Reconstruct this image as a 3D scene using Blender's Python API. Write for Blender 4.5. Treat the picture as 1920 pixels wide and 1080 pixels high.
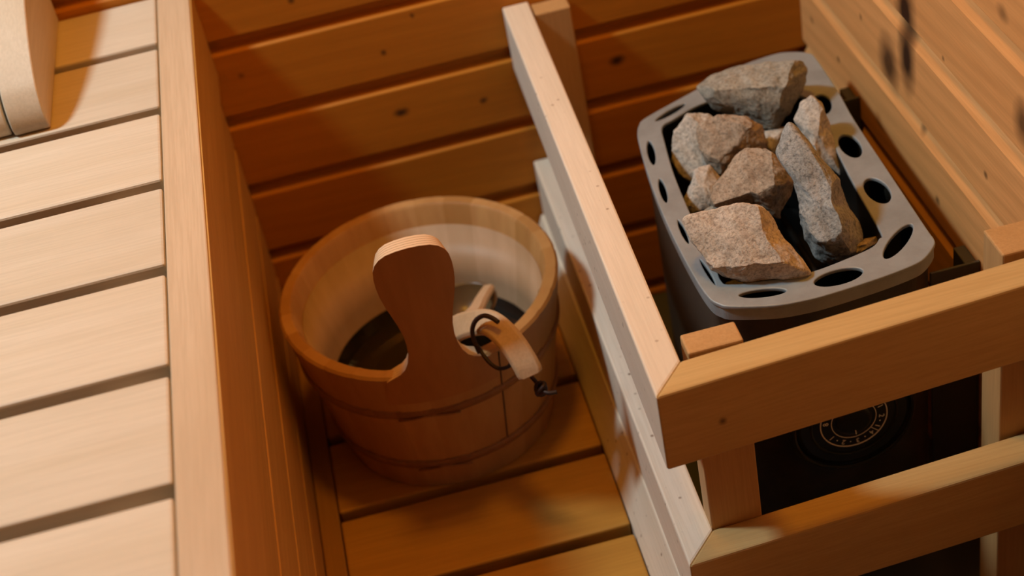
import bpy, bmesh, math, random
from mathutils import Vector, Matrix, noise
S = bpy.context.scene
for o in list(bpy.data.objects): bpy.data.objects.remove(o)
COL = S.collection
# ------------------------------------------------------------------ camera
CR = Vector((0.9670, -0.1910, -0.1680)); CU = Vector((0.2490, 0.5740, 0.7800)); CF = Vector((0.0530, 0.7960, -0.6030))
CF.normalize(); CR = (CR - CF * CR.dot(CF)).normalized(); CU = CR.cross(CF).normalized()
CP = Vector((0, 0, 1.218)); FPX = 3021.2
cd = bpy.data.cameras.new('camera'); cam = bpy.data.objects.new('camera', cd); COL.objects.link(cam)
cam.matrix_world = Matrix(((CR.x, CU.x, -CF.x, CP.x), (CR.y, CU.y, -CF.y, CP.y), (CR.z, CU.z, -CF.z, CP.z), (0, 0, 0, 1)))
cd.sensor_width = 36; cd.lens = FPX / 1920 * 36; cd.clip_start = 0.02
cd.dof.use_dof = True; cd.dof.focus_distance = 1.44; cd.dof.aperture_fstop = 4.0
S.camera = cam
def ray(x, y): return CF + CR * ((x - 960) / FPX) - CU * ((y - 540) / FPX)
def onz(x, y, z): d = ray(x, y); return CP + d * ((z - CP.z) / d.z)
def ony(x, y, Y): d = ray(x, y); return CP + d * ((Y - CP.y) / d.y)
# ------------------------------------------------------------------ world, lamp, added fill, exposure
w = bpy.data.worlds.new('world'); S.world = w; w.use_nodes = True
w.node_tree.nodes['Background'].inputs[0].default_value = (0.02, 0.012, 0.006, 1)
w.node_tree.nodes['Background'].inputs[1].default_value = 1.0
def point(name, loc, energy, col, rad):
    l = bpy.data.lights.new(name, 'POINT'); l.energy = energy; l.color = col; l.shadow_soft_size = rad
    o = bpy.data.objects.new(name, l); o.location = loc; COL.objects.link(o); return o
point('wall_lamp', (-0.90, 1.42, 1.84), 82, (0.71, 0.92, 1.0), 0.10)
point('amber_fill', (0.14, 1.25, 1.90), 27, (1.0, 0.45, 0.03), 0.10)  # added overhead fill, no known fixture; turns the shadows orange
S.view_settings.view_transform = 'Standard'; S.view_settings.look = 'None'
S.view_settings.gamma = 1; S.view_settings.use_curve_mapping = False
S.view_settings.exposure = 0.0
# ------------------------------------------------------------------ materials
def lin(c):
    return tuple(((v / 255) / 12.92 if v / 255 <= .04045 else ((v / 255 + .055) / 1.055) ** 2.4) for v in c)
def mat(name):
    m = bpy.data.materials.new(name); m.use_nodes = True
    nt = m.node_tree; return m, nt, nt.nodes['Principled BSDF']
def N(nt, typ, **kw):
    n = nt.nodes.new(typ)
    for k, v in kw.items():
        if k in n.inputs.keys() if isinstance(k, str) else False: n.inputs[k].default_value = v
        else: setattr(n, k, v)
    return n
def mixc(nt, fac, a, b, mode='MIX'):
    n = nt.nodes.new('ShaderNodeMix'); n.data_type = 'RGBA'; n.blend_type = mode
    for s, v in ((0, fac), (6, a), (7, b)):
        if hasattr(v, 'links'): nt.links.new(v, n.inputs[s])
        else: n.inputs[s].default_value = v if s == 0 else (*v, 1)
    return n.outputs[2]
def ramp(nt, fac, stops):
    n = nt.nodes.new('ShaderNodeValToRGB'); e = n.color_ramp.elements
    while len(e) < len(stops): e.new(.5)
    for i, (p, c) in enumerate(stops):
        e[i].position = p; e[i].color = (*c, 1) if isinstance(c, tuple) else (c, c, c, 1)
    nt.links.new(fac, n.inputs[0]); return n.outputs[0]
def noise_tex(nt, vec, scale, detail=4, rough=.5, dist=0.0):
    n = nt.nodes.new('ShaderNodeTexNoise'); n.inputs['Scale'].default_value = scale
    n.inputs['Detail'].default_value = detail; n.inputs['Roughness'].default_value = rough; n.inputs['Distortion'].default_value = dist
    nt.links.new(vec, n.inputs['Vector']); return n.outputs[0]
def mapping(nt, vec, scale, loc=(0, 0, 0)):
    n = nt.nodes.new('ShaderNodeMapping'); n.inputs['Scale'].default_value = scale; n.inputs['Location'].default_value = loc
    nt.links.new(vec, n.inputs['Vector']); return n.outputs[0]
def wood(name, light, dark, axis='x', grain=1.0, knots=(), rough=.55, var=.08, rings=0.0, edge_marks=False, pores=.35):
    """procedural timber: fibres run along 'axis'; knots = (x,y,z,rx,ry,rz,strength)"""
    m, nt, b = mat(name)
    tc = nt.nodes.new('ShaderNodeTexCoord'); oi = nt.nodes.new('ShaderNodeObjectInfo')
    vadd = nt.nodes.new('ShaderNodeVectorMath'); vadd.operation = 'MULTIPLY_ADD'
    comb = nt.nodes.new('ShaderNodeCombineXYZ')
    for i in range(3): nt.links.new(oi.outputs['Random'], comb.inputs[i])
    nt.links.new(comb.outputs[0], vadd.inputs[0]); vadd.inputs[1].default_value = (7.3, 3.1, 5.7)
    nt.links.new(tc.outputs['Object'], vadd.inputs[2]); P = vadd.outputs[0]
    a = {'x': 0, 'y': 1, 'z': 2}[axis]
    def sc(along, across): s = [across] * 3; s[a] = along; return tuple(s)
    n1 = noise_tex(nt, mapping(nt, P, sc(1.6 * grain, 22 * grain)), 1.0, 5, .6, 0.8)
    n2 = noise_tex(nt, mapping(nt, P, sc(14, 420)), 1.0, 3, .6)
    n3 = noise_tex(nt, mapping(nt, P, sc(3, 6)), 1.0, 2, .5)
    c = mixc(nt, ramp(nt, n1, [(.32, 0.0), (.68, 1.0)]), dark, light)
    if rings:
        wv = nt.nodes.new('ShaderNodeTexWave'); wv.wave_type = 'BANDS'; wv.bands_direction = 'DIAGONAL'
        wv.inputs['Scale'].default_value = 14; wv.inputs['Distortion'].default_value = 5; wv.inputs['Detail'].default_value = 2; wv.inputs['Detail Scale'].default_value = .6
        nt.links.new(mapping(nt, P, sc(.22, 2.2)), wv.inputs['Vector'])
        c = mixc(nt, ramp(nt, wv.outputs[0], [(.0, rings), (.75, 0.0)]), c, tuple(v * .62 for v in dark))
    c = mixc(nt, ramp(nt, n2, [(.38, pores), (.6, 0.0)]), c, tuple(v * .78 for v in dark))
    c = mixc(nt, ramp(nt, n3, [(.35, .2), (.65, 0.0)]), c, tuple(v * .88 for v in dark))
    for (kx, ky, kz, rx, ry, rz, st) in knots:
        mp = nt.nodes.new('ShaderNodeMapping'); mp.vector_type = 'TEXTURE'
        mp.inputs['Location'].default_value = (kx, ky, kz); mp.inputs['Scale'].default_value = (rx, ry, rz)
        nz = nt.nodes.new('ShaderNodeTexNoise'); nz.inputs['Scale'].default_value = 55; nt.links.new(tc.outputs['Object'], nz.inputs['Vector'])
        ad = nt.nodes.new('ShaderNodeVectorMath'); ad.operation = 'MULTIPLY_ADD'; ad.inputs[1].default_value = (.006, .006, .006)
        nt.links.new(nz.outputs['Color'], ad.inputs[0]); nt.links.new(tc.outputs['Object'], ad.inputs[2])
        sb = nt.nodes.new('ShaderNodeVectorMath'); sb.operation = 'SUBTRACT'; sb.inputs[1].default_value = (.003, .003, .003)
        nt.links.new(ad.outputs[0], sb.inputs[0]); nt.links.new(sb.outputs[0], mp.inputs['Vector'])
        ln = nt.nodes.new('ShaderNodeVectorMath'); ln.operation = 'LENGTH'; nt.links.new(mp.outputs[0], ln.inputs[0])
        c = mixc(nt, ramp(nt, ln.outputs['Value'], [(.25, st), (1.0, 0.0)]), c, (.035, .014, .006))
    if edge_marks:
        vo = nt.nodes.new('ShaderNodeTexVoronoi'); vo.inputs['Scale'].default_value = 70; nt.links.new(P, vo.inputs['Vector'])
        big = noise_tex(nt, P, 9, 2)
        mk = nt.nodes.new('ShaderNodeMath'); mk.operation = 'MULTIPLY'
        nt.links.new(ramp(nt, vo.outputs['Distance'], [(.06, 1.0), (.16, 0.0)]), mk.inputs[0]); nt.links.new(ramp(nt, big, [(.46, 0.0), (.58, .9)]), mk.inputs[1])
        c = mixc(nt, mk.outputs[0], c, (.16, .075, .03))
    hs = nt.nodes.new('ShaderNodeHueSaturation'); mr = nt.nodes.new('ShaderNodeMapRange')
    mr.inputs[3].default_value = 1 - var; mr.inputs[4].default_value = 1 + var * .6
    nt.links.new(oi.outputs['Random'], mr.inputs[0]); nt.links.new(mr.outputs[0], hs.inputs['Value']); nt.links.new(c, hs.inputs['Color'])
    nt.links.new(hs.outputs[0], b.inputs['Base Color'])
    b.inputs['Roughness'].default_value = rough; b.inputs['Specular IOR Level'].default_value = .3
    bp = nt.nodes.new('ShaderNodeBump'); bp.inputs['Strength'].default_value = .12; bp.inputs['Distance'].default_value = .001
    nt.links.new(n2, bp.inputs['Height']); nt.links.new(bp.outputs[0], b.inputs['Normal'])
    return m
ASP_L, ASP_D = (.67, .57, .445), (.61, .50, .365)
PIN_L, PIN_D = (.58, .225, .018), (.49, .175, .012)
M = {}
M['ladle'] = wood('ladle_timber', (.62, .44, .28), (.54, .36, .20), 'z')
M['aspen_x'] = wood('aspen_along_x', ASP_L, ASP_D, 'x')
M['aspen_y'] = wood('aspen_along_y', ASP_L, ASP_D, 'y')
M['rail_y'] = wood('bench_rail_timber', (.66, .49, .33), (.58, .41, .255), 'y')
M['aspen_z'] = wood('aspen_along_z', ASP_L, ASP_D, 'z')
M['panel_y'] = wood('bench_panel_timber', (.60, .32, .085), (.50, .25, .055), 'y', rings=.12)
M['duck_x'] = wood('duckboard_timber', (.52, .27, .045), (.44, .21, .03), 'x', rings=.12)
M['duck_y'] = wood('duckboard_frame_timber', (.38, .19, .04), (.31, .145, .028), 'y')
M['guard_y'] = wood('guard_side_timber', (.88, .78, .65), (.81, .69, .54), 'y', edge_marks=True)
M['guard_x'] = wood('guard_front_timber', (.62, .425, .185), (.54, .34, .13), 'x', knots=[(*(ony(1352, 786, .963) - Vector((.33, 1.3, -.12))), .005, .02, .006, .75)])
M['guard_z'] = wood('guard_post_timber', (.60, .36, .16), (.52, .29, .11), 'z', knots=[(.012, -.013, .305, .006, .03, .006, .85)])
wk = []
for x, y, rx, rz, s in ((720, 100, .005, .005, .8), (752, 210, .012, .007, .95), (907, 188, .006, .006, .85), (1157, 113, .013, .009, .95), (773, 30, .004, .004, .7), (452, 143, .005, .005, .5), (546, 0, .006, .006, .8)):
    p = ony(x, y, 1.673); wk.append((p.x, p.y, p.z, rx, .03, rz, s))
M['wall_back'] = wood('back_wall_pine', PIN_L, PIN_D, 'x', .8, wk, rings=.15)
rk = []
def onx(x, y, X): d = ray(x, y); return CP + d * (X / d.x)
for x, y, ry, rz, s in ((1700, 108, .027, .050, 1.0), (1666, 118, .034, .040, .9), (1697, 22, .032, .05, 1.0), (1758, 375, .007, .006, .7), (1572, 112, .006, .005, .7), (1522, 38, .008, .006, .6), (1614, 32, .006, .005, .6), (1724, 242, .010, .008, .55), (1768, 110, .004, .004, .6), (1848, 328, .006, .005, .7), (1918, 232, .022, .028, .8), (1880, 25, .014, .010, .5), (1650, 236, .022, .003, .5)):
    p = onx(x, y, .523); rk.append((p.x, p.y, p.z, .03, ry, rz, s))
M['wall_right'] = wood('right_wall_pine', (.88, .45, .17), (.78, .36, .12), 'y', .8, rk, rings=.3)
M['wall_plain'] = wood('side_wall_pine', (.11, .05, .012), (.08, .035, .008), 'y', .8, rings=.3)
def simple(name, col, rough=.5, metal=0.0, bumps=0.0, bscale=200, var=None, spec=.5):
    m, nt, b = mat(name); b.inputs['Base Color'].default_value = (*col, 1); b.inputs['Roughness'].default_value = rough
    b.inputs['Metallic'].default_value = metal; b.inputs['Specular IOR Level'].default_value = spec
    tc = nt.nodes.new('ShaderNodeTexCoord')
    if var:
        n = noise_tex(nt, tc.outputs['Object'], 28, 6, .65)
        nt.links.new(mixc(nt, ramp(nt, n, [(.4, 0.0), (.66, 1.0)]), col, var), b.inputs['Base Color'])
    if bumps:
        n = noise_tex(nt, tc.outputs['Object'], bscale, 4, .6)
        bp = nt.nodes.new('ShaderNodeBump'); bp.inputs['Strength'].default_value = bumps; bp.inputs['Distance'].default_value = .001
        nt.links.new(n, bp.inputs['Height']); nt.links.new(bp.outputs[0], b.inputs['Normal'])
    return m
M['rim'] = simple('grey_cast_rim', (.325, .36, .38), .5, .15, .25, 160, (.27, .295, .305))
M['housing'] = simple('dark_housing', (.026, .021, .016), .4, .3, .15, 90, (.045, .033, .02))
M['bracket'] = simple('dark_grey_steel', (.075, .075, .068), .5, .4, .1)
M['dial'] = simple('black_knob', (.012, .012, .012), .28)
M['white'] = simple('printed_white', (.9, .88, .82), .6)
M['cord'] = simple('dark_leather', (.022, .008, .006), .6, 0, .3)
M['tile'] = simple('grey_floor', (.075, .08, .085), .5, 0, .1, 50)
M['screw'] = simple('dull_screw', (.30, .27, .22), .4, .7)
M['iron'] = simple('dark_element', (.009, .008, .007), .5, .5)
M['lint'] = simple('pale_fibre', (.6, .42, .28), .9)
# ------------------------------------------------------------------ mesh helpers
def tag(o, label=None, cat=None, group=None, kind=None):
    if label: o['label'] = label
    if cat: o['category'] = cat
    if group: o['group'] = group
    if kind: o['kind'] = kind
    return o
def thing(name, loc, label, cat, group=None):
    o = bpy.data.objects.new(name, None); o.empty_display_size = .02; o.location = loc; COL.objects.link(o)
    return tag(o, label, cat, group)
def link(name, bm, m, parent=None, root=(0, 0, 0), bevel=0.0, smooth=False, label=None, segs=2):
    """bm is in world coordinates; root = world place of the topmost parent"""
    bmesh.ops.recalc_face_normals(bm, faces=bm.faces)
    me = bpy.data.meshes.new(name); bm.to_mesh(me); bm.free()
    me.transform(Matrix.Translation(-Vector(root)))
    if smooth:
        for p in me.polygons: p.use_smooth = True
    me.materials.append(M[m] if isinstance(m, str) else m)
    o = bpy.data.objects.new(name, me); COL.objects.link(o)
    if parent is not None: o.parent = parent
    else: o.location = root
    if bevel:
        md = o.modifiers.new('bevel', 'BEVEL'); md.width = bevel; md.segments = segs; md.limit_method = 'ANGLE'; md.angle_limit = math.radians(40)
        md.harden_normals = False
    if label: o['label'] = label
    return o
def prism(poly, z0, z1, bm=None):
    bm = bm or bmesh.new()
    a = [bm.verts.new((p[0], p[1], z0)) for p in poly]; b = [bm.verts.new((p[0], p[1], z1)) for p in poly]
    n = len(poly)
    bm.faces.new(a[::-1]); bm.faces.new(b)
    for i in range(n): bm.faces.new((a[i], a[(i + 1) % n], b[(i + 1) % n], b[i]))
    return bm
def box(x0, x1, y0, y1, z0, z1, bm=None):
    return prism([(x0, y0), (x1, y0), (x1, y1), (x0, y1)], z0, z1, bm)
def extrude_profile(prof, axis, a0, a1):
    """prof: closed polygon of (u, z); axis 'x': u is y, extruded along x; axis 'y': u is x"""
    bm = bmesh.new(); mk = (lambda t, u, z: (t, u, z)) if axis == 'x' else (lambda t, u, z: (u, t, z))
    A = [bm.verts.new(mk(a0, u, z)) for u, z in prof]; B = [bm.verts.new(mk(a1, u, z)) for u, z in prof]
    n = len(prof)
    bm.faces.new(A); bm.faces.new(B[::-1])
    for i in range(n): bm.faces.new((A[i], B[i], B[(i + 1) % n], A[(i + 1) % n]))
    return bm
def tube(path, r, seg=10, bm=None, closed=False, rs=None, flat=1.0):
    bm = bm or bmesh.new(); rings = []; n = len(path); up = None
    for i, p in enumerate(path):
        p = Vector(p)
        t = (Vector(path[(i + 1) % n if closed else min(i + 1, n - 1)]) - Vector(path[(i - 1) % n if closed else max(i - 1, 0)])).normalized()
        if up is None:
            up = Vector((0, 0, 1)) if abs(t.z) < .9 else Vector((1, 0, 0))
        s = t.cross(up).normalized(); up = s.cross(t).normalized()
        rr = rs[i] if rs else r
        rings.append([bm.verts.new(p + (s * math.cos(2 * math.pi * k / seg) + up * flat * math.sin(2 * math.pi * k / seg)) * rr) for k in range(seg)])
    for i in range(n if closed else n - 1):
        a, b = rings[i], rings[(i + 1) % n]
        for k in range(seg): bm.faces.new((a[k], a[(k + 1) % seg], b[(k + 1) % seg], b[k]))
    if not closed: bm.faces.new(rings[0][::-1]); bm.faces.new(rings[-1])
    return bm
def lathe(prof, c, seg=96, bm=None):
    bm = bm or bmesh.new(); rings = []
    for r, z in prof:
        rings.append([bm.verts.new((c[0] + r * math.cos(2 * math.pi * k / seg), c[1] + r * math.sin(2 * math.pi * k / seg), c[2] + z)) for k in range(seg)])
    n = len(prof)
    for i in range(n):
        a, b = rings[i], rings[(i + 1) % n]
        for k in range(seg): bm.faces.new((a[k], a[(k + 1) % seg], b[(k + 1) % seg], b[k]))
    return bm
def smooth_path(pts, sub=8, closed=False):
    pts = [Vector(p) for p in pts]; n = len(pts); out = []
    for i in range(n if closed else n - 1):
        g = lambda j: pts[j % n] if closed else pts[max(0, min(n - 1, j))]
        p0, p1, p2, p3 = g(i - 1), g(i), g(i + 1), g(i + 2)
        for k in range(sub):
            t = k / sub
            out.append(.5 * ((2 * p1) + (p2 - p0) * t + (2 * p0 - 5 * p1 + 4 * p2 - p3) * t * t + (3 * p1 - p0 - 3 * p2 + p3) * t ** 3))
    if not closed: out.append(pts[-1])
    return out
# ------------------------------------------------------------------ room shell
XL, XR, YB, YF, ZC, ZF = -1.05, .523, 1.673, -1.0, 2.08, -.12
def plank_profile(u_face, u_back, z0, z1, zg, pitch, gd=.012, gh=.0195, lip=.66):
    """vertical board cladding, V-grooves centred below zg + k*pitch"""
    s = 1 if u_back > u_face else -1
    pr = [(u_back, z0), (u_back, z1), (u_face, z1)]
    k = int((z1 - zg) / pitch)
    while zg + k * pitch > z0 + .02:
        t = zg + k * pitch
        if t < z1 - .01: pr += [(u_face, t), (u_face + s * gd * .75, t + .001), (u_face + s * gd, t - gh * lip), (u_face, t - gh)]
        k -= 1
    pr.append((u_face, z0)); return pr
def struct(name, bm, m, **kw): return tag(link(name, bm, m, **kw), kind='structure')
struct('wall_back', extrude_profile(plank_profile(YB, YB + .03, ZF, ZC, .2965, .0975), 'x', XL - .03, XR + .03), 'wall_back', bevel=.0012)
struct('wall_right', extrude_profile(plank_profile(XR, XR + .03, ZF, ZC, .306, .0975, .009, .021, .12), 'y', YF, YB), 'wall_right', bevel=.0012)
struct('wall_left', extrude_profile(plank_profile(XL, XL - .03, ZF, ZC, .2965, .0975), 'y', YF, YB), 'wall_plain')
struct('wall_front', extrude_profile(plank_profile(YF, YF - .03, ZF, ZC, .2965, .0975), 'x', XL - .03, XR + .03), 'wall_plain')
struct('ceiling', box(XL - .03, XR + .03, YF - .03, YB + .03, ZC, ZC + .03), 'wall_plain')
struct('floor', box(XL - .03, XR + .03, YF - .03, YB + .03, ZF - .03, ZF), 'tile')
# ------------------------------------------------------------------ bench
BX = -.167
R = Vector((-.6, .6, ZF))
bench = thing('sauna_bench', R, 'pale slatted wooden bench with a boarded front on the left side', 'bench')
link('front_rail', box(-.2045, BX - .0017, -.45, YB - .002, .356, .465), 'rail_y', bench, R, bevel=.0015)
link('rail_shade_skin', box(BX - .0016, BX, -.45, YB - .002, .352, .4632), 'panel_y', bench, R, bevel=.0004)  # thin added skin: the rail's shaded side put into a darker, more saturated colour
link('end_rail', box(-1.0, -.207, -.45, -.41, .37, .463), 'aspen_x', bench, R, bevel=.002)
near = [1.546, 1.407, 1.269, 1.1335, .996, .859]
ys = [n - .015 - .1225 + .015 for n in near]
y = near[0] + .1375
k = 0
while y > -.40:
    a, b = y - .1225 - .0, y
    link('bench_slat', box(-1.03, -.2058, max(a, -.40), min(b, YB - .003), .437, .4645), 'aspen_x', bench, R, bevel=.0025)
    y -= .1375
for xx in (-.24, -.62, -1.0):
    link('bearer', box(xx - .02, xx + .02, -.40, YB - .003, .39, .4365), 'aspen_y', bench, R)
zt = .351
for z0 in (.258, .162, .066, ZF + .001):
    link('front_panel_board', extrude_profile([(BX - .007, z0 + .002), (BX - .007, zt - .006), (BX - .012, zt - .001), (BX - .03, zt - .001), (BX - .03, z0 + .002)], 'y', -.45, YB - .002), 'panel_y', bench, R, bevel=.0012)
    zt = z0
# ------------------------------------------------------------------ arched headrest on the bench
R = Vector((-.40, 1.55, .465))
hr = thing('arched_headrest', R, 'curved pale wooden headrest standing on the slatted bench, top left corner', 'headrest')
for k in range(5):
    x1 = -.3135 - k * .0385; x0 = x1 - .0355
    top = [(1.4315, .4655), (1.4275, .474), (1.428, .487), (1.433, .50), (1.443, .5125), (1.469, .5285), (1.503, .543), (1.542, .5555), (1.60, .570), (1.668, .583)]
    bot = [(1.668, .552), (1.64, .535), (1.60, .50), (1.57, .475), (1.555, .4655)]
    if k: top = [(a + .003 * ((k * 7) % 3 - 1) + .004, b) for a, b in top]
    top[-1] = (1.668, top[-1][1])
    prof = top + [(1.668, .4655)] if False else top + [(1.668, .4655)]
    c3 = smooth_path([(a, b, 0) for a, b in prof[:-1]], 4); prof = [(p.x, p.y) for p in c3] + [prof[-1]]
    link('curved_slat', extrude_profile(prof, 'x', x0, x1), 'aspen_y', hr, R, bevel=.0018, smooth=True).data.set_sharp_from_angle(angle=math.radians(35))
# ------------------------------------------------------------------ duckboard
R = Vector((0, .5, ZF))
db = thing('duckboard', R, 'slatted wooden floor grate under the bucket, between bench and heater guard', 'floor grate')
DX0, DX1 = -.150, .147
link('frame_board', box(BX - .006, DX0 - .001, -.5, YB - .003, -.03, .001), 'duck_y', db, R, bevel=.0015)
y = 1.278 + .1265 * 3
while y > -.5:
    a = y - .112
    link('floor_slat', box(DX0, DX1 - .0005, a, min(y, YB - .004), -.022, 0), 'duck_x', db, R, bevel=.0025)
    y -= .1265
for xx in (DX0 + .03, 0, DX1 - .03):
    link('joist', box(xx - .018, xx + .018, -.5, YB - .004, ZF + .001, -.0225), 'duck_y', db, R)
# ------------------------------------------------------------------ guard round the heater
R = Vector((.33, 1.3, ZF))
gd = thing('heater_guard', R, 'wooden two-rail guard fence boxed around the stone heater', 'heater guard')
U = dict(A=(.1585, .957), B=(.189, .993), Bi=(.199, YB - .002), Bo=(.168, YB - .002), Fi=(XR - .001, 1.0115), Fo=(XR - .001, .9775))
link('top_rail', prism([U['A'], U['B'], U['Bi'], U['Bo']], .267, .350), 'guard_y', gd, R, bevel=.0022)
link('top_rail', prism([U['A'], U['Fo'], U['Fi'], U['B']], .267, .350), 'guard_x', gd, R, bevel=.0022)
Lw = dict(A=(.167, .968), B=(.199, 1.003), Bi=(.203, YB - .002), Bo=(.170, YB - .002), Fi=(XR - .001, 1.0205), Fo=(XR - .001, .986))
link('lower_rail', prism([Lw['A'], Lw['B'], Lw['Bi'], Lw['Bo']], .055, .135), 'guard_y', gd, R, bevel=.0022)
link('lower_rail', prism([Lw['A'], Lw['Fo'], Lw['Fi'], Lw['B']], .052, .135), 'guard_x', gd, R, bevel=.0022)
link('base_board', extrude_profile([(.1475, ZF + .001), (.1475, .001), (.1665, .0545), (.185, .0545), (.185, ZF + .001)], 'y', .2, YB - .003), 'guard_y', gd, R, bevel=.0015)
def post(x0, x1, y0, y1, z1, z0=ZF + .001):
    link('post', box(x0, x1, y0, y1, z0, z1), 'guard_z', gd, R, bevel=.0018)
post(.1985, .2465, 1.0045, 1.031, .345)
post(.201, .243, 1.643, YB - .002, .345)
post(.481, XR - .001, 1.0225, 1.062, .347)
# ------------------------------------------------------------------ heater
ZH = .290
R = Vector((.36, 1.3, -.06))
ht = thing('sauna_heater', R, 'wall-mounted sauna stove with grey holed rim and black housing', 'sauna heater')
def pxz(L, z): return [tuple(onz(x, y, z)[:2]) for x, y in L]
outer = pxz([(1197, 250), (1200, 268), (1212, 312), (1238, 385), (1270, 455), (1305, 520), (1330, 556), (1348, 568), (1372, 573), (1450, 571), (1510, 561), (1560, 548), (1650, 519), (1712, 495), (1735, 480), (1750, 458), (1748, 446), (1735, 428), (1663, 320), (1600, 225), (1570, 172), (1530, 112), (1515, 100), (1480, 98), (1445, 104), (1380, 128), (1300, 172), (1215, 219), (1200, 234)], ZH)
inner = pxz([(1239, 243), (1243, 262), (1262, 328), (1300, 418), (1338, 498), (1350, 526), (1368, 534), (1440, 526), (1520, 511), (1590, 485), (1636, 464), (1650, 448), (1652, 432), (1595, 330), (1548, 235), (1520, 190), (1500, 178), (1440, 170), (1380, 172), (1310, 195), (1262, 222), (1244, 232)], ZH)
def ell(cx, cy, vx, vy, ux, uy, n=28):
    """hole from pixel centre and two pixel half-axes, laid on the rim plane"""
    out = []
    for i in range(n):
        a = 2 * math.pi * i / n
        out.append(tuple(onz(cx + vx * math.cos(a) + ux * math.sin(a), cy + vy * math.cos(a) + uy * math.sin(a), ZH)[:2]))
    return out
holes = [ell(1594, 273, 17, 22, 18, -8), ell(1645, 357, 19, 24, 21, -8), ell(1684, 452, -12, 31, 28, -14), ell(1572, 519, 48, -12, 5, 15),
         ell(1430, 549, 47, -5, 2, 9), ell(1327, 510, 16, 26, 5, -2.5), ell(1281, 434, 11, 24, 6.5, -2), ell(1243, 357, 7, 24, 8, -2), ell(1221, 286, 5, 24, 9, -1.5),
         ell(1257, 210, 30, -17, 3.5, 5), ell(1541, 195, 10, 19, 18, -8), ell(1345, 163, 30, -15, 4, 6), ell(1455, 130, 36, -8, 4, 9)]
def curve_mesh(name, loops, z, ext, bevel, m, parent, root, res=2):
    cu = bpy.data.curves.new(name, 'CURVE'); cu.dimensions = '2D'; cu.fill_mode = 'BOTH'; cu.extrude = ext; cu.bevel_depth = bevel; cu.bevel_resolution = res
    for L, sm in loops:
        sp = cu.splines.new('POLY'); pts = [Vector((a, b, 0)) for a, b in L]
        if sm: pts = smooth_path(pts, 5, True)
        sp.points.add(len(pts) - 1)
        for i, p in enumerate(pts): sp.points[i].co = (p[0] - root[0], p[1] - root[1], 0, 1)
        sp.use_cyclic_u = True
    t = bpy.data.objects.new('tmp', cu); COL.objects.link(t)
    bpy.context.view_layer.update()
    me = bpy.data.meshes.new_from_object(t.evaluated_get(bpy.context.evaluated_depsgraph_get()))
    bpy.data.objects.remove(t); bpy.data.curves.remove(cu)
    me.name = name; me.transform(Matrix.Translation((0, 0, z - root[2])))
    me.materials.clear(); me.materials.append(M[m])
    o = bpy.data.objects.new(name, me); COL.objects.link(o); o.parent = parent; return o
curve_mesh('stone_rim', [(outer, True), (inner, True)] + [(h, False) for h in holes], ZH - .0022, .001, .0012, 'rim', ht, R)
def scaled(L, s, c=None):
    cx = sum(p[0] for p in L) / len(L); cy = sum(p[1] for p in L) / len(L)
    return [(cx + (x - cx) * s, cy + (y - cy) * s) for x, y in L]
def wall_loop(L, s0, z0, s1, z1, th, m, name, parent, label=None):
    o0 = smooth_path([(a, b, 0) for a, b in scaled(L, s0)], 5, True); o1 = smooth_path([(a, b, 0) for a, b in scaled(L, s1)], 5, True)
    cx = sum(p.x for p in o0) / len(o0); cy = sum(p.y for p in o0) / len(o0); bm = bmesh.new(); rows = []
    for pts, z, ins in ((o0, z0, 0), (o1, z1, 0), (o1, z1, th), (o0, z0, th)):
        row = []
        for p in pts:
            d = Vector((cx - p.x, cy - p.y)); d.normalize()
            row.append(bm.verts.new((p.x + d.x * ins, p.y + d.y * ins, z)))
        rows.append(row)
    n = len(o0)
    for j in range(4):
        a, b = rows[j], rows[(j + 1) % 4]
        for i in range(n): bm.faces.new((a[i], a[(i + 1) % n], b[(i + 1) % n], b[i]))
    return link(name, bm, m, parent, R, smooth=False, label=label)
wall_loop(outer, .999, ZH - .0035, .999, ZH - .017, .0035, 'rim', 'rim_skirt', ht)
wall_loop(outer, .965, ZH - .010, .94, -.045, .002, 'housing', 'housing', ht)
wall_loop(inner, 1.0, ZH - .0035, .97, .14, .0015, 'iron', 'stone_basket', ht)
bm = prism(scaled(outer, .93), -.055, -.045); link('bottom_plate', bm, 'housing', ht, R)
bm = prism(scaled(inner, .955), .138, .142); link('stone_grate', bm, 'iron', ht, R)
for i in range(5):
    p = Vector((.30 + i * .033, 0, .165)); link('heating_element', tube([(p.x, 1.16, .165), (p.x, 1.44, .165)], .004), 'iron', ht, R, smooth=True)
# mounting brackets on the right wall
for (x0, x1, y0, y1, zt) in ((.472, .5225, 1.158, 1.195, .232), (.489, .5225, 1.475, 1.51, .238)):
    bm = box(x0, x1, y0, y0 + .003, -.05, zt); box(x1 - .012, x1, y0 + .003, y1, -.05, zt - .006, bm)
    link('mounting_bracket', bm, 'bracket', ht, R, bevel=.0012)
# screws on the rim skirt
def disc_at(p, nrm, r, h, seg=16, bm=None):
    bm = bm or bmesh.new(); nrm = Vector(nrm).normalized(); q = nrm.to_track_quat('Z', 'Y').to_matrix().to_4x4()
    bmesh.ops.create_cone(bm, cap_ends=True, segments=seg, radius1=r, radius2=r * .8, depth=h, matrix=Matrix.Translation(p) @ q); return bm
link('rim_screw', disc_at(onz(1576, 552, ZH - .0095) + Vector((0, .002, 0)), (0.05, -1, 0), .0032, .004), 'screw', ht, R)
link('rim_screw', disc_at(onz(1287, 487, ZH - .012) + Vector((.002, 0, 0)), (-1, 0, 0), .0028, .004), 'screw', ht, R)
link('rim_screw', disc_at(onz(1650, 432, ZH - .012), (-1, 0, 0), .0028, .004), 'screw', ht, R)
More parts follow.
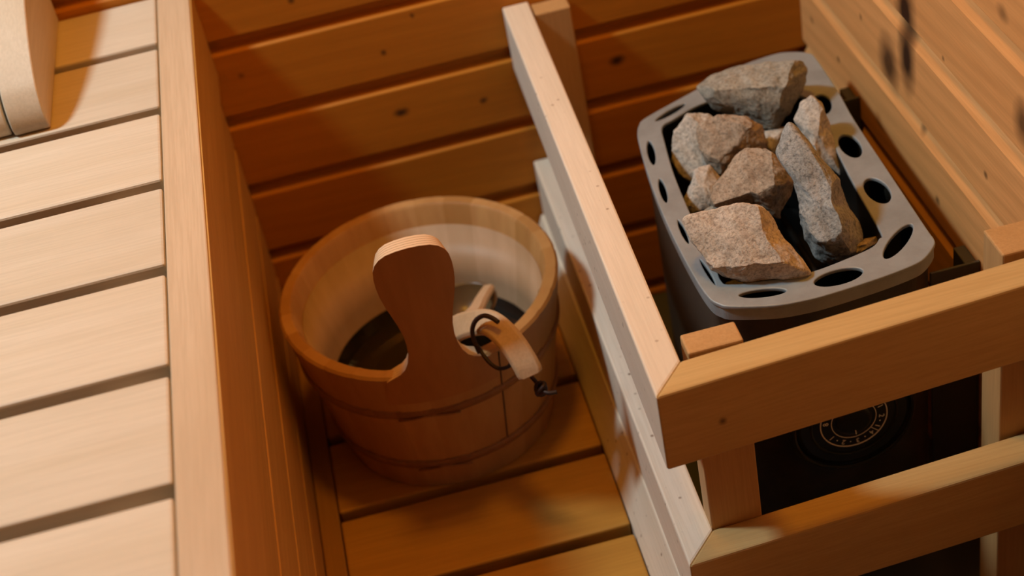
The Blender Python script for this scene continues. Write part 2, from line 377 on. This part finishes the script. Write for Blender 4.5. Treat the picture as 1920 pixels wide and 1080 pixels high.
# time dial on the end of the housing
cy0 = min(p[1] for p in outer) + .017
DC = ony(1597, 784, cy0 - .012); DC = Vector((DC.x, cy0 - .0125, DC.z + .003))
dial = link('control_dial', disc_at(DC + Vector((0, -.002, 0)), (0, -1, 0), .066, .006, 64), 'dial', ht, R, bevel=.001)
link('dial_knob', disc_at(DC + Vector((0, -.0065, 0)), (0, -1, 0), .0195, .004, 48), 'dial', dial, R, bevel=.002)
def ring(c, r, tr):
    return tube([(c.x + r * math.cos(a), c.y, c.z + r * math.sin(a)) for a in [2 * math.pi * i / 72 for i in range(72)]], tr, 6, closed=True)
link('dial_ring', ring(DC + Vector((0, -.0052, 0)), .0335, .0007), 'white', dial, R)
link('dial_ring', ring(DC + Vector((0, -.0052, 0)), .0225, .0005), 'white', dial, R)
link('dial_ring', ring(DC + Vector((0, -.005, 0)), .060, .0022), 'dial', dial, R)
link('dial_pointer', tube([DC + Vector((0, -.009, -.011)), DC + Vector((.0005, -.009, -.016))], .0006, 6), 'white', dial, R)
link('dial_ring', ring(DC + Vector((0, -.005, 0)), .043, .0016), 'dial', dial, R)
def text_mesh(s, size, matrix, m, parent, root, name):
    cu = bpy.data.curves.new(name, 'FONT'); cu.body = s; cu.size = size; cu.align_x = 'CENTER'; cu.align_y = 'CENTER'; cu.extrude = .00012; cu.offset = size * .012
    t = bpy.data.objects.new('tmp', cu); COL.objects.link(t); bpy.context.view_layer.update()
    me = bpy.data.meshes.new_from_object(t.evaluated_get(bpy.context.evaluated_depsgraph_get()))
    bpy.data.objects.remove(t); bpy.data.curves.remove(cu)
    me.transform(matrix); me.transform(Matrix.Translation(-Vector(root))); me.materials.clear(); me.materials.append(M[m])
    o = bpy.data.objects.new(name, me); COL.objects.link(o); o.parent = parent; return o
seq = [('2', -2), ('1', -28), ('4', -46), ('3', -78), ('2', -108), ('1', -138), ('1', 24), ('3', 50), ('4', 76), ('5', 102), ('6', 128), ('7', 154), ('8', 180)]
for s, a in seq:
    a = math.radians(a - 6); c = DC + Vector((.028 * math.cos(a), -.0054, .028 * math.sin(a)))
    # letters face -Y, tops pointing outward
    outw = Vector((math.cos(a), 0, math.sin(a))); right = outw.cross(Vector((0, -1, 0)))
    mx = Matrix(((right.x, outw.x, 0, c.x), (right.y, outw.y, -1, c.y), (right.z, outw.z, 0, c.z), (0, 0, 0, 1)))
    text_mesh(s, .0078, mx, 'white', dial, R, 'dial_numeral')
for a in (-15, -62, -93, -123):
    a = math.radians(a - 6); c = DC + Vector((.028 * math.cos(a), -.0053, .028 * math.sin(a)))
    link('dial_dot', disc_at(c, (0, -1, 0), .0008, .0004, 10), 'white', dial, R)
a = math.radians(-43); link('dial_tick', tube([DC + Vector((rr * math.cos(a), -.0053, rr * math.sin(a))) for rr in (.0235, .033)], .0004, 6), 'white', dial, R)
# ------------------------------------------------------------------ stones
def stone_mat(name, base, alt, dark, vein=None, scale=1.0):
    m, nt, b = mat(name); tc = nt.nodes.new('ShaderNodeTexCoord'); P = tc.outputs['Object']
    n1 = noise_tex(nt, P, 22 * scale, 8, .65, .6); n2 = noise_tex(nt, P, 340, 6, .75); n3 = noise_tex(nt, P, 75, 6, .7, .3)
    c = mixc(nt, ramp(nt, n1, [(.38, 0.0), (.62, 1.0)]), base, alt)
    c = mixc(nt, ramp(nt, n3, [(.34, .55), (.52, 0.0)]), c, dark)
    c = mixc(nt, ramp(nt, n2, [(.36, .65), (.5, 0.0)]), c, tuple(v * .5 for v in dark))
    c = mixc(nt, ramp(nt, n2, [(.54, 0.0), (.72, .6)]), c, tuple(min(1, v * 1.45) for v in base))
    if vein:
        wv = nt.nodes.new('ShaderNodeTexWave'); wv.inputs['Scale'].default_value = 18; wv.inputs['Distortion'].default_value = 14; wv.inputs['Detail'].default_value = 4
        nt.links.new(P, wv.inputs['Vector']); c = mixc(nt, ramp(nt, wv.outputs[0], [(.8, 0.0), (.98, .6)]), c, vein)
    nt.links.new(c, b.inputs['Base Color']); b.inputs['Roughness'].default_value = .85; b.inputs['Specular IOR Level'].default_value = .2
    ad = nt.nodes.new('ShaderNodeMath'); ad.operation = 'MULTIPLY_ADD'; ad.inputs[1].default_value = .5
    nt.links.new(n2, ad.inputs[0]); nt.links.new(n3, ad.inputs[2])
    bp = nt.nodes.new('ShaderNodeBump'); bp.inputs['Strength'].default_value = .9; bp.inputs['Distance'].default_value = .0022
    nt.links.new(ad.outputs[0], bp.inputs['Height']); nt.links.new(bp.outputs[0], b.inputs['Normal']); return m
M['s_grey'] = stone_mat('grey_green_stone', (.45, .43, .375), (.33, .32, .275), (.19, .175, .14))
M['s_pale'] = stone_mat('pale_stone', (.66, .62, .56), (.56, .51, .45), (.32, .28, .23))
M['s_brown'] = stone_mat('brown_stone', (.52, .43, .34), (.39, .31, .235), (.17, .12, .075))
M['s_buff'] = stone_mat('buff_stone', (.72, .64, .55), (.60, .52, .43), (.33, .25, .19))
M['s_blue'] = stone_mat('blue_grey_stone', (.50, .50, .485), (.33, .335, .32), (.10, .10, .095))
def stone(name, px, zc, depth, m, label, planes=(), seed=0, amp=.0030, cen=None, sharp=.62):
    rnd = random.Random(seed)
    cx = cen[0] if cen else sum(p[0] for p in px) / len(px); cy = cen[1] if cen else sum(p[1] for p in px) / len(px)
    c0 = onz(cx, cy, zc); d = (c0 - CP); dist = d.dot(CF); wv = -d.normalized()
    a_ = wv.cross(CU).normalized() * -1; a_ = CU.cross(wv).normalized(); b_ = wv.cross(a_).normalized()
    poly = [((x - cx) * dist / FPX, -(y - cy) * dist / FPX) for x, y in px]
    def rad(th):
        ux, uy = math.cos(th), math.sin(th); best = 0
        for i in range(len(poly)):
            x1, y1 = poly[i]; x2, y2 = poly[(i + 1) % len(poly)]
            ex, ey = x2 - x1, y2 - y1; det = -ux * ey + uy * ex
            if abs(det) < 1e-12: continue
            t = (-x1 * ey + y1 * ex) / det; s = (ux * y1 - uy * x1) / det
            if t > 0 and -1e-6 <= s <= 1 + 1e-6: best = max(best, t)
        return best
    tab = [1.035 * rad(2 * math.pi * i / 240) for i in range(240)]
    tab = [sum(tab[(i + k) % 240] for k in (-1, 0, 1)) / 3 for i in range(240)]
    bm = bmesh.new(); bmesh.ops.create_icosphere(bm, subdivisions=6, radius=1.0)
    pl = [(Vector(p[:3]).normalized(), p[3]) for p in planes]
    for i in range(9):
        v = Vector((rnd.uniform(-1, 1), rnd.uniform(-1, 1), rnd.uniform(-.9, .9))).normalized()
        if abs(v.z) > .25: pl.append((v, rnd.uniform(.66, .84)))
    off = Vector((seed * 3.7, seed * 1.3, seed * 5.1))
    for v in bm.verts:
        p = v.co.copy()
        # squarer cross-section
        s = math.hypot(p.x, p.y)
        for n_, h in pl:
            q = p.dot(n_) - h
            if q > 0: p -= n_ * q
        s2 = math.hypot(p.x, p.y); th = math.atan2(p.y, p.x) % (2 * math.pi)
        f = th / (2 * math.pi) * 240; i = int(f) % 240; r = tab[i] * (1 - (f - int(f))) + tab[(i + 1) % 240] * (f - int(f))
        rr = r * (s2 ** sharp if s2 > 0 else 0)
        P = a_ * (math.cos(th) * rr) + b_ * (math.sin(th) * rr) + wv * (p.z * depth)
        nn = P.normalized() if P.length > 0 else wv
        e = noise.fractal((P + off) * 38, 1.0, 2.0, 5) * amp + noise.fractal((P + off) * 130, .9, 2.1, 4) * amp * .30
        v.co = P + nn * e
    bmesh.ops.transform(bm, matrix=Matrix.Translation(c0), verts=bm.verts)
    o = link(name, bm, m, None, c0, smooth=True)
    try: o.data.set_sharp_from_angle(angle=math.radians(38))
    except Exception: pass
    return tag(o, label, 'stone', 'stones heaped in the sauna heater')
HS = 'heater_stone'
stone(HS, [(1310, 160), (1340, 138), (1378, 124), (1440, 117), (1495, 118), (1519, 132), (1522, 152), (1507, 192), (1492, 224), (1456, 240), (1420, 239), (1385, 222), (1345, 205), (1322, 178)], .312, .034, 's_grey',
      'largest grey stone lying across the back of the heater', [(-.1, .75, .65, .55), (.88, -.25, .38, .55), (-.1, -.55, .8, .62)], 1)
stone(HS, [(1259, 280), (1265, 246), (1289, 214), (1330, 207), (1362, 225), (1368, 280), (1350, 318), (1300, 342), (1275, 326), (1260, 305)], .281, .023, 's_pale',
      'pale cream stone against the left rim, beside the brown-topped stone', [(-.5, 0, .85, .6)], 2)
stone(HS, [(1310, 235), (1345, 216), (1398, 221), (1428, 238), (1441, 268), (1440, 300), (1395, 310), (1352, 326), (1325, 305), (1313, 275)], .296, .028, 's_brown',
      'mottled tan stone behind the brown one, left of centre', [(-.3, .1, .95, .6), (.4, -.5, .75, .5)], 3)
stone(HS, [(1302, 322), (1330, 308), (1352, 335), (1350, 390), (1312, 412), (1284, 395), (1283, 372), (1296, 345)], .274, .018, 's_pale',
      'small pale stone wedged low beside the left rim, in front of the cream stone', [], 4, .002)
stone(HS, [(1332, 374), (1344, 340), (1378, 293), (1400, 276), (1436, 280), (1480, 310), (1492, 342), (1483, 378), (1462, 413), (1428, 402), (1395, 386), (1362, 390), (1336, 386)], .306, .030, 's_brown',
      'reddish brown pyramid-shaped stone in the middle of the heap', [(-.35, .55, .75, .45), (.1, -.7, .7, .5), (.88, -.1, .4, .62)], 5)
stone(HS, [(1283, 418), (1292, 405), (1340, 396), (1392, 382), (1428, 391), (1455, 420), (1482, 452), (1510, 490), (1522, 514), (1480, 521), (1442, 522), (1400, 533), (1358, 527), (1331, 509), (1322, 484), (1300, 452)], .318, .027, 's_buff',
      'large rough buff stone at the front left of the heap', [(-.3, .2, .93, .5), (.85, .2, .45, .62), (0, -.8, .6, .6)], 6)
stone(HS, [(1458, 292), (1470, 252), (1482, 232), (1496, 240), (1530, 285), (1560, 325), (1592, 372), (1618, 420), (1614, 456), (1588, 480), (1553, 500), (1525, 494), (1503, 462), (1497, 425), (1501, 380), (1489, 330), (1466, 308)], .308, .034, 's_blue',
      'long blue-grey stone with a shaded right flank standing at the right of the heap', [(-.42, .05, .9, .66), (.94, .05, .33, .56), (-.1, -.85, .5, .8)], 7, cen=(1540, 390), sharp=.85)  # right facet cut steep so the lamp misses it; same stone colour throughout
stone(HS, [(1486, 222), (1502, 192), (1522, 183), (1543, 202), (1556, 240), (1572, 285), (1584, 336), (1562, 318), (1530, 290), (1500, 252)], .300, .026, 's_pale',
      'narrow speckled stone leaning behind the long blue-grey stone', [(-.6, .2, .75, .5), (.7, 0, .7, .5)], 8, cen=(1530, 252))
stone(HS, [(1425, 248), (1475, 238), (1480, 275), (1462, 300), (1435, 300), (1420, 275)], .262, .022, 's_pale',
      'small pale stone deep in the heap below the largest grey stone', [], 9, .002)
stone(HS, [(1575, 492), (1595, 468), (1622, 446), (1645, 441), (1648, 456), (1615, 480), (1590, 495)], .266, .018, 's_brown',
      'small brown stone tucked in the front right corner of the rim', [], 10, .0015)
stone(HS, [(1316, 398), (1336, 384), (1362, 388), (1372, 404), (1345, 412), (1320, 408)], .288, .014, 's_grey',
      'small dark flaky stone pinched between brown and buff stones', [], 11, .0025)
M['s_dark'] = stone_mat('shaded_stone', (.14, .12, .10), (.10, .085, .07), (.05, .04, .03))  # near-black mix: the shade deep in the basket is put into the colour
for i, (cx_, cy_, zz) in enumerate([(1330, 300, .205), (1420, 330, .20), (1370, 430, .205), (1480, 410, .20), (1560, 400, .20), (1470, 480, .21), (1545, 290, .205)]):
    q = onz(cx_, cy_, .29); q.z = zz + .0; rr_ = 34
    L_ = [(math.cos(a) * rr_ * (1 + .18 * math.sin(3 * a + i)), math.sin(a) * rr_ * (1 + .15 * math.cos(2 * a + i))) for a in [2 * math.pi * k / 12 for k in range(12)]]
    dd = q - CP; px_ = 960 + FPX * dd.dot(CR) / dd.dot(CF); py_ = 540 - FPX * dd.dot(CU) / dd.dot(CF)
    o = stone(HS, [(px_ + a, py_ + b) for a, b in L_], zz, .02, 's_dark', 'shade-darkened stone low in the heater basket, in shadow under the upper stones', [], 20 + i, .002)
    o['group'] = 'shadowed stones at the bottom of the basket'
# ------------------------------------------------------------------ bucket
BC = Vector((-.005, 1.410, 0.0012)); HB = .190; RT, RB = .154, .121
def rO(z): return RB + (RT - RB) * z / HB
M['stave'] = None
def stave_mat(name='bucket_staves', ca=(.38, .19, .055), cb=(.52, .29, .11), cc=(.34, .15, .045)):
    m, nt, b = mat(name); tc = nt.nodes.new('ShaderNodeTexCoord'); sx = nt.nodes.new('ShaderNodeSeparateXYZ'); nt.links.new(tc.outputs['Object'], sx.inputs[0])
    def mth(op, *a):
        n = nt.nodes.new('ShaderNodeMath'); n.operation = op
        for i, v in enumerate(a):
            if hasattr(v, 'links'): nt.links.new(v, n.inputs[i])
            else: n.inputs[i].default_value = v
        return n.outputs[0]
    ang = mth('MULTIPLY', mth('ARCTAN2', sx.outputs[1], sx.outputs[0]), 26 / (2 * math.pi))
    fl = mth('FLOOR', ang); wn = nt.nodes.new('ShaderNodeTexWhiteNoise'); wn.noise_dimensions = '1D'; nt.links.new(fl, wn.inputs['W'])
    n = noise_tex(nt, mapping(nt, tc.outputs['Object'], (60, 60, 6)), 1, 4, .6)
    c = mixc(nt, wn.outputs['Value'], ca, cb)
    c = mixc(nt, ramp(nt, n, [(.35, .4), (.62, 0.0)]), c, cc)
    nt.links.new(c, b.inputs['Base Color']); b.inputs['Roughness'].default_value = .5; b.inputs['Specular IOR Level'].default_value = .35
    return m
M['stave'] = stave_mat()
M['liner'] = stave_mat('pale_inner_staves', (.40, .26, .15), (.48, .32, .20), (.35, .22, .12))
bk = thing('wooden_bucket', BC, 'round wooden sauna bucket with a tall paddle handle standing on the slatted floor', 'bucket')
th = .0165
bm = bmesh.new(); SEG = 208; rings = []
prof = [(rO(0), 0.0), (rO(HB * .33), HB * .33), (rO(HB * .66), HB * .66), (rO(HB) - .0005, HB - .003), (rO(HB) - .003, HB), (rO(HB) - th + .003, HB), (rO(HB) - th, HB - .003), (rO(HB * .5) - th, HB * .5), (rO(.028) - th, .028), (.0, .028), (0, .012), (rO(.012) - .02, .012), (rO(0) - .016, 0)]
for r_, z in prof:
    row = []
    for k in range(SEG):
        a = 2 * math.pi * k / SEG
        g = .0007 if (k % 8 == 0 and r_ > .06) else 0
        tilt = .018 * (z / HB)
        ry = r_ * (1 + .02 * z / HB)
        row.append(bm.verts.new((BC.x + (r_ - g) * math.cos(a), BC.y + (ry - g) * math.sin(a), BC.z + z + tilt * ry * math.sin(a))) if r_ > 0 else None)
    if r_ == 0:
        v = bm.verts.new((BC.x, BC.y, BC.z + z)); row = [v] * SEG
    rings.append(row)
for i in range(len(prof)):
    a, b = rings[i], rings[(i + 1) % len(prof)]
    for k in range(SEG):
        vs = []
        for v in (a[k], a[(k + 1) % SEG], b[(k + 1) % SEG], b[k]):
            if v not in vs: vs.append(v)
        if len(vs) > 2: bm.faces.new(vs)
link('stave_body', bm, 'stave', bk, BC, smooth=True).data.set_sharp_from_angle(angle=math.radians(35))
# liner
pl_ = [(rO(.165) - th - .0005, .166), (rO(.10) - th - .0015, .10), (rO(.05) - th - .003, .05), (rO(.033) - th - .012, .033), (.001, .031), (.001, .030), (rO(.033) - th - .006, .030), (rO(.05) - th - .0008, .047), (rO(.165) - th - .0002, .164)]
bm = bmesh.new(); rings = []
for r_, z in pl_:
    rings.append([bm.verts.new((BC.x + r_ * math.cos(2 * math.pi * k / 120), BC.y + r_ * (1 + .02 * z / HB) * math.sin(2 * math.pi * k / 120), z + .018 * z / HB * r_ * math.sin(2 * math.pi * k / 120))) for k in range(120)])
for i in range(len(pl_)):
    a, b = rings[i], rings[(i + 1) % len(pl_)]
    for k in range(120): bm.faces.new((a[k], a[(k + 1) % 120], b[(k + 1) % 120], b[k]))
link('liner', bm, 'liner', bk, BC, smooth=True, label='pale smooth inner lining')
ca_ = math.radians(-66)
link('stave_crack', tube([(BC.x + (rO(z) + .0002) * math.cos(ca_), BC.y + (rO(z) * (1 + .02 * z / HB) + .0002) * math.sin(ca_), BC.z + z + .018 * z / HB * rO(z) * math.sin(ca_)) for z in [.035 + i * .015 for i in range(11)]], .0008, 6), 'cord', bk, BC, label='dark crack between two staves')
# water
m, nt, b = mat('water'); b.inputs['Base Color'].default_value = (.20, .17, .08, 1); b.inputs['Transmission Weight'].default_value = 1; b.inputs['IOR'].default_value = 1.33; b.inputs['Roughness'].default_value = .02
M['water'] = m
ZW = .082
tag(link('water', lathe([(.0005, .0325), (rO(.04) - th - .012, .0345), (rO(.052) - th - .0036, .052), (rO(ZW) - th - .0028, ZW), (.0005, ZW)], BC, 96), 'water', None, BC), 'clear water filling the lower half of the wooden bucket', 'water')
# hoops
M['hoop'] = wood('hoop_strip', (.34, .16, .06), (.24, .105, .035), 'z', pores=.3)
for z0, z1 in ((.120, .1335), (.034, .046)):
    c = BC; pr = [(rO(z0) + .0002, z0), (rO(z1) + .0002, z1), (rO(z1) + .0026, z1 - .001), (rO((z0 + z1) / 2) + .0034, (z0 + z1) / 2), (rO(z0) + .0026, z0 + .001)]
    link('hoop', lathe(pr, BC, 128), 'hoop', bk, BC, smooth=True)
    # overlapping locked ends of the hoop
    zm = (z0 + z1) / 2
    for s in (1, -1):
        pth = [(BC.x + (rO(zm) + .0035) * math.cos(a), BC.y + (rO(zm) + .0035) * math.sin(a), zm + s * .005 * math.sin((a + 1.72) * 6)) for a in [-1.95 + i * .05 for i in range(10)]]
        link('hoop_lock', tube(pth, .0012, 6), 'hoop', bk, BC, smooth=True)
# paddle handle (one tall stave)
M['ply'] = None
def ply_mat():
    m, nt, b = mat('laminated_handle'); tc = nt.nodes.new('ShaderNodeTexCoord'); sx = nt.nodes.new('ShaderNodeSeparateXYZ'); nt.links.new(tc.outputs['Object'], sx.inputs[0])
    uv = nt.nodes.new('ShaderNodeAttribute'); uv.attribute_name = 'ply'
    wv = nt.nodes.new('ShaderNodeMath'); wv.operation = 'MULTIPLY'; wv.inputs[1].default_value = 5; nt.links.new(uv.outputs['Fac'], wv.inputs[0])
    fr = nt.nodes.new('ShaderNodeMath'); fr.operation = 'FRACT'; nt.links.new(wv.outputs[0], fr.inputs[0])
    n = noise_tex(nt, mapping(nt, tc.outputs['Object'], (60, 60, 5)), 1, 4, .6)
    c = mixc(nt, ramp(nt, n, [(.35, 0.0), (.65, 1.0)]), (.36, .155, .045), (.42, .19, .06))
    e = mixc(nt, ramp(nt, fr.outputs[0], [(.0, 0.0), (.25, 1.0)]), (.22, .10, .03), (.76, .54, .34))
    isedge = nt.nodes.new('ShaderNodeAttribute'); isedge.attribute_name = 'edge'
    nt.links.new(mixc(nt, isedge.outputs['Fac'], c, e), b.inputs['Base Color']); b.inputs['Roughness'].default_value = .45; return m
M['ply'] = ply_mat()
rows = [(.150, .0575), (.175, .0565), (.187, .054), (.193, .046), (.198, .0385), (.205, .0325), (.215, .0280), (.228, .0252), (.242, .0242), (.256, .0250), (.270, .0275), (.284, .0310), (.298, .0345), (.312, .0370), (.324, .0380), (.334, .0380), (.344, .0368), (.351, .0338), (.3565, .0288), (.3605, .0215), (.3625, .0115), (.3632, .0005)]
bm = bmesh.new(); NU = 18; grid = {}
def pad(z, s, off):
    rad = rO(min(z, .24)) + .0006 + max(0, z - .24) * .10
    k = max(.25, 1 - max(0, z - .18) * 6)
    yy = math.sqrt(max(0, rad * rad - s * s)) * k + rad * (1 - k)
    return Vector((BC.x - .001 + s * (rad - off) / rad, BC.y - (yy - off) * (1.0 + .02 * min(1, z / HB)), z - .0025 * min(1, z / HB) - .018 * rad * 0))
for off in (0, 1):
    for i, (z, hw) in enumerate(rows):
        for j in range(NU + 1): grid[off, i, j] = bm.verts.new(pad(z, (2 * j / NU - 1) * hw, .0185 * off))
ln_e = []; nr = len(rows)
for i in range(nr - 1):
    for j in range(NU):
        bm.faces.new([grid[0, i, j], grid[0, i, j + 1], grid[0, i + 1, j + 1], grid[0, i + 1, j]])
        bm.faces.new([grid[1, i, j], grid[1, i + 1, j], grid[1, i + 1, j + 1], grid[1, i, j + 1]])
    for j in (0, NU): ln_e.append(bm.faces.new([grid[0, i, j], grid[0, i + 1, j], grid[1, i + 1, j], grid[1, i, j]]))
for j in range(NU):
    ln_e.append(bm.faces.new([grid[0, nr - 1, j], grid[0, nr - 1, j + 1], grid[1, nr - 1, j + 1], grid[1, nr - 1, j]]))
    bm.faces.new([grid[0, 0, j], grid[1, 0, j], grid[1, 0, j + 1], grid[0, 0, j + 1]])
bm.verts.index_update(); bm.faces.index_update()
plyv = {}
for (off, i, j), v in grid.items(): plyv[v.index] = off
eidx = set(f.index for f in ln_e)
bmesh.ops.recalc_face_normals(bm, faces=bm.faces)
me = bpy.data.meshes.new('paddle_handle'); bm.to_mesh(me); bm.free()
me.transform(Matrix.Translation(-BC)); me.materials.append(M['ply'])
at = me.attributes.new('ply', 'FLOAT', 'POINT')
for i in range(len(me.vertices)): at.data[i].value = plyv[i]
at = me.attributes.new('edge', 'FLOAT', 'FACE')
for p in me.polygons: at.data[p.index].value = 1.0 if p.index in eidx else 0.0; p.use_smooth = True
me.set_sharp_from_angle(angle=math.radians(40))
o = bpy.data.objects.new('paddle_handle', me); COL.objects.link(o); o.parent = bk; o['label'] = 'tall rounded paddle grip with pale laminated edge'
# ------------------------------------------------------------------ ladle
hp = [onz(850, 620, .196), onz(868, 611, .209), onz(892, 605, .221), onz(918, 606, .229), onz(943, 624, .229), onz(965, 650, .222), onz(984, 680, .210), onz(996, 704, .198)]
LR = onz(950, 620, .205)
ld = thing('wooden_ladle', LR, 'wooden ladle with a bent handle hooked over the bucket rim', 'ladle')
def strap(path, w, t, ws=None):
    bm = bmesh.new(); n = len(path); rows = []
    for i, p in enumerate(path):
        tg = (path[min(i + 1, n - 1)] - path[max(i - 1, 0)]).normalized()
        toc = (CP + Vector((-.2, .3, .3)) - p).normalized()
        side = tg.cross(toc).normalized(); up = side.cross(tg).normalized()
        ww = (ws[i] if ws else w) / 2; tt = t / 2; r = tt * .6
        sec = [(-ww, -tt + r), (-ww + r, -tt), (ww - r, -tt), (ww, -tt + r), (ww, tt - r), (ww - r, tt), (-ww + r, tt), (-ww, tt - r)]
        rows.append([bm.verts.new(p + side * a + up * b) for a, b in sec])
    for i in range(n - 1):
        for k in range(8): bm.faces.new((rows[i][k], rows[i][(k + 1) % 8], rows[i + 1][(k + 1) % 8], rows[i + 1][k]))
    bm.faces.new(rows[0][::-1]); bm.faces.new(rows[-1]); return bm
path = smooth_path(hp, 5); npth = len(path)
ws = [.0285 - .002 * min(1, i / npth * 2.2) for i in range(npth)]; ws[-1] *= .8; ws[-2] *= .95
link('ladle_handle', strap(path, .026, .0105, ws), 'ladle', ld, LR, smooth=False, bevel=.001)
# bowl inside the bucket
M['wet_shaded'] = simple('wet_shaded_wood', (.13, .08, .035), .3)  # wet bowl wood, with the paddle's shadow put into its dark colour
bc = onz(872, 568, .112)
bm = bmesh.new()
prb = [(.0005, -.030), (.018, -.028), (.031, -.018), (.037, 0), (.0375, .002), (.034, .002), (.0335, 0), (.028, -.015), (.016, -.024), (.0005, -.026)]
lathe(prb, bc, 48, bm)
link('ladle_bowl', bm, 'wet_shaded', ld, LR, smooth=True)
stem = smooth_path([bc + Vector((.030, .012, .002)), onz(904, 560, .145), onz(892, 582, .180), onz(876, 598, .204), onz(866, 604, .2085)], 5)
link('ladle_neck', strap(stem, .02, .010, [.014 + .006 * i / len(stem) for i in range(len(stem))]), 'ladle', ld, LR, bevel=.001)
def cordpath(L): return smooth_path([onz(x, y, z) for x, y, z in L], 6)
cord = link('leather_cord', tube(cordpath([(934, 604, .246), (922, 596, .247), (907, 592, .245), (893, 600, .238), (886, 615, .229), (887, 632, .220), (893, 648, .212), (899, 661, .204)]), .0025, 8), 'cord', ld, LR, smooth=True, label='dark leather cord loop')
link('leather_cord', tube(cordpath([(893, 646, .214), (900, 656, .207), (908, 668, .203), (920, 682, .198), (936, 691, .193), (952, 688, .190), (962, 680, .188), (978, 690, .180), (996, 706, .182), (1008, 720, .182)]), .0021, 8), 'cord', ld, LR, smooth=True, label='dark leather cord loop')
kb = onz(1014, 729, .180); bm = bmesh.new()
for i in range(3):
    pts = [kb + Vector((.0045 * math.cos(a + i), .0035 * math.sin(a + i), .005 * math.sin(a * 1.0 + i * 2.1))) for a in [2 * math.pi * k / 14 for k in range(14)]]
    tube(pts, .0024, 8, bm, closed=True)
link('cord_knot', bm, 'cord', ld, LR, smooth=True)
link('cord_tail', tube(cordpath([(1014, 731, .180), (1028, 737, .179), (1044, 735, .178)]), .0022, 8), 'cord', ld, LR, smooth=True)
# ------------------------------------------------------------------ lint caught under the heater rim
LP = onz(1372, 590, .262); bm = bmesh.new(); rnd = random.Random(4)
for i in range(26):
    a = LP + Vector((rnd.uniform(-.010, .006), rnd.uniform(-.004, .001), rnd.uniform(-.010, .012)))
    tube(smooth_path([a, a + Vector((rnd.uniform(-.006, .008), rnd.uniform(-.003, .001), rnd.uniform(-.008, .004))), a + Vector((rnd.uniform(-.008, .014), rnd.uniform(-.003, .0), rnd.uniform(-.014, .002)))], 3), .00022, 4, bm)
tag(link('lint_tuft', bm, 'lint', None, LP), 'tuft of pale fibres caught under the front left corner of the heater rim', 'lint', kind='stuff')
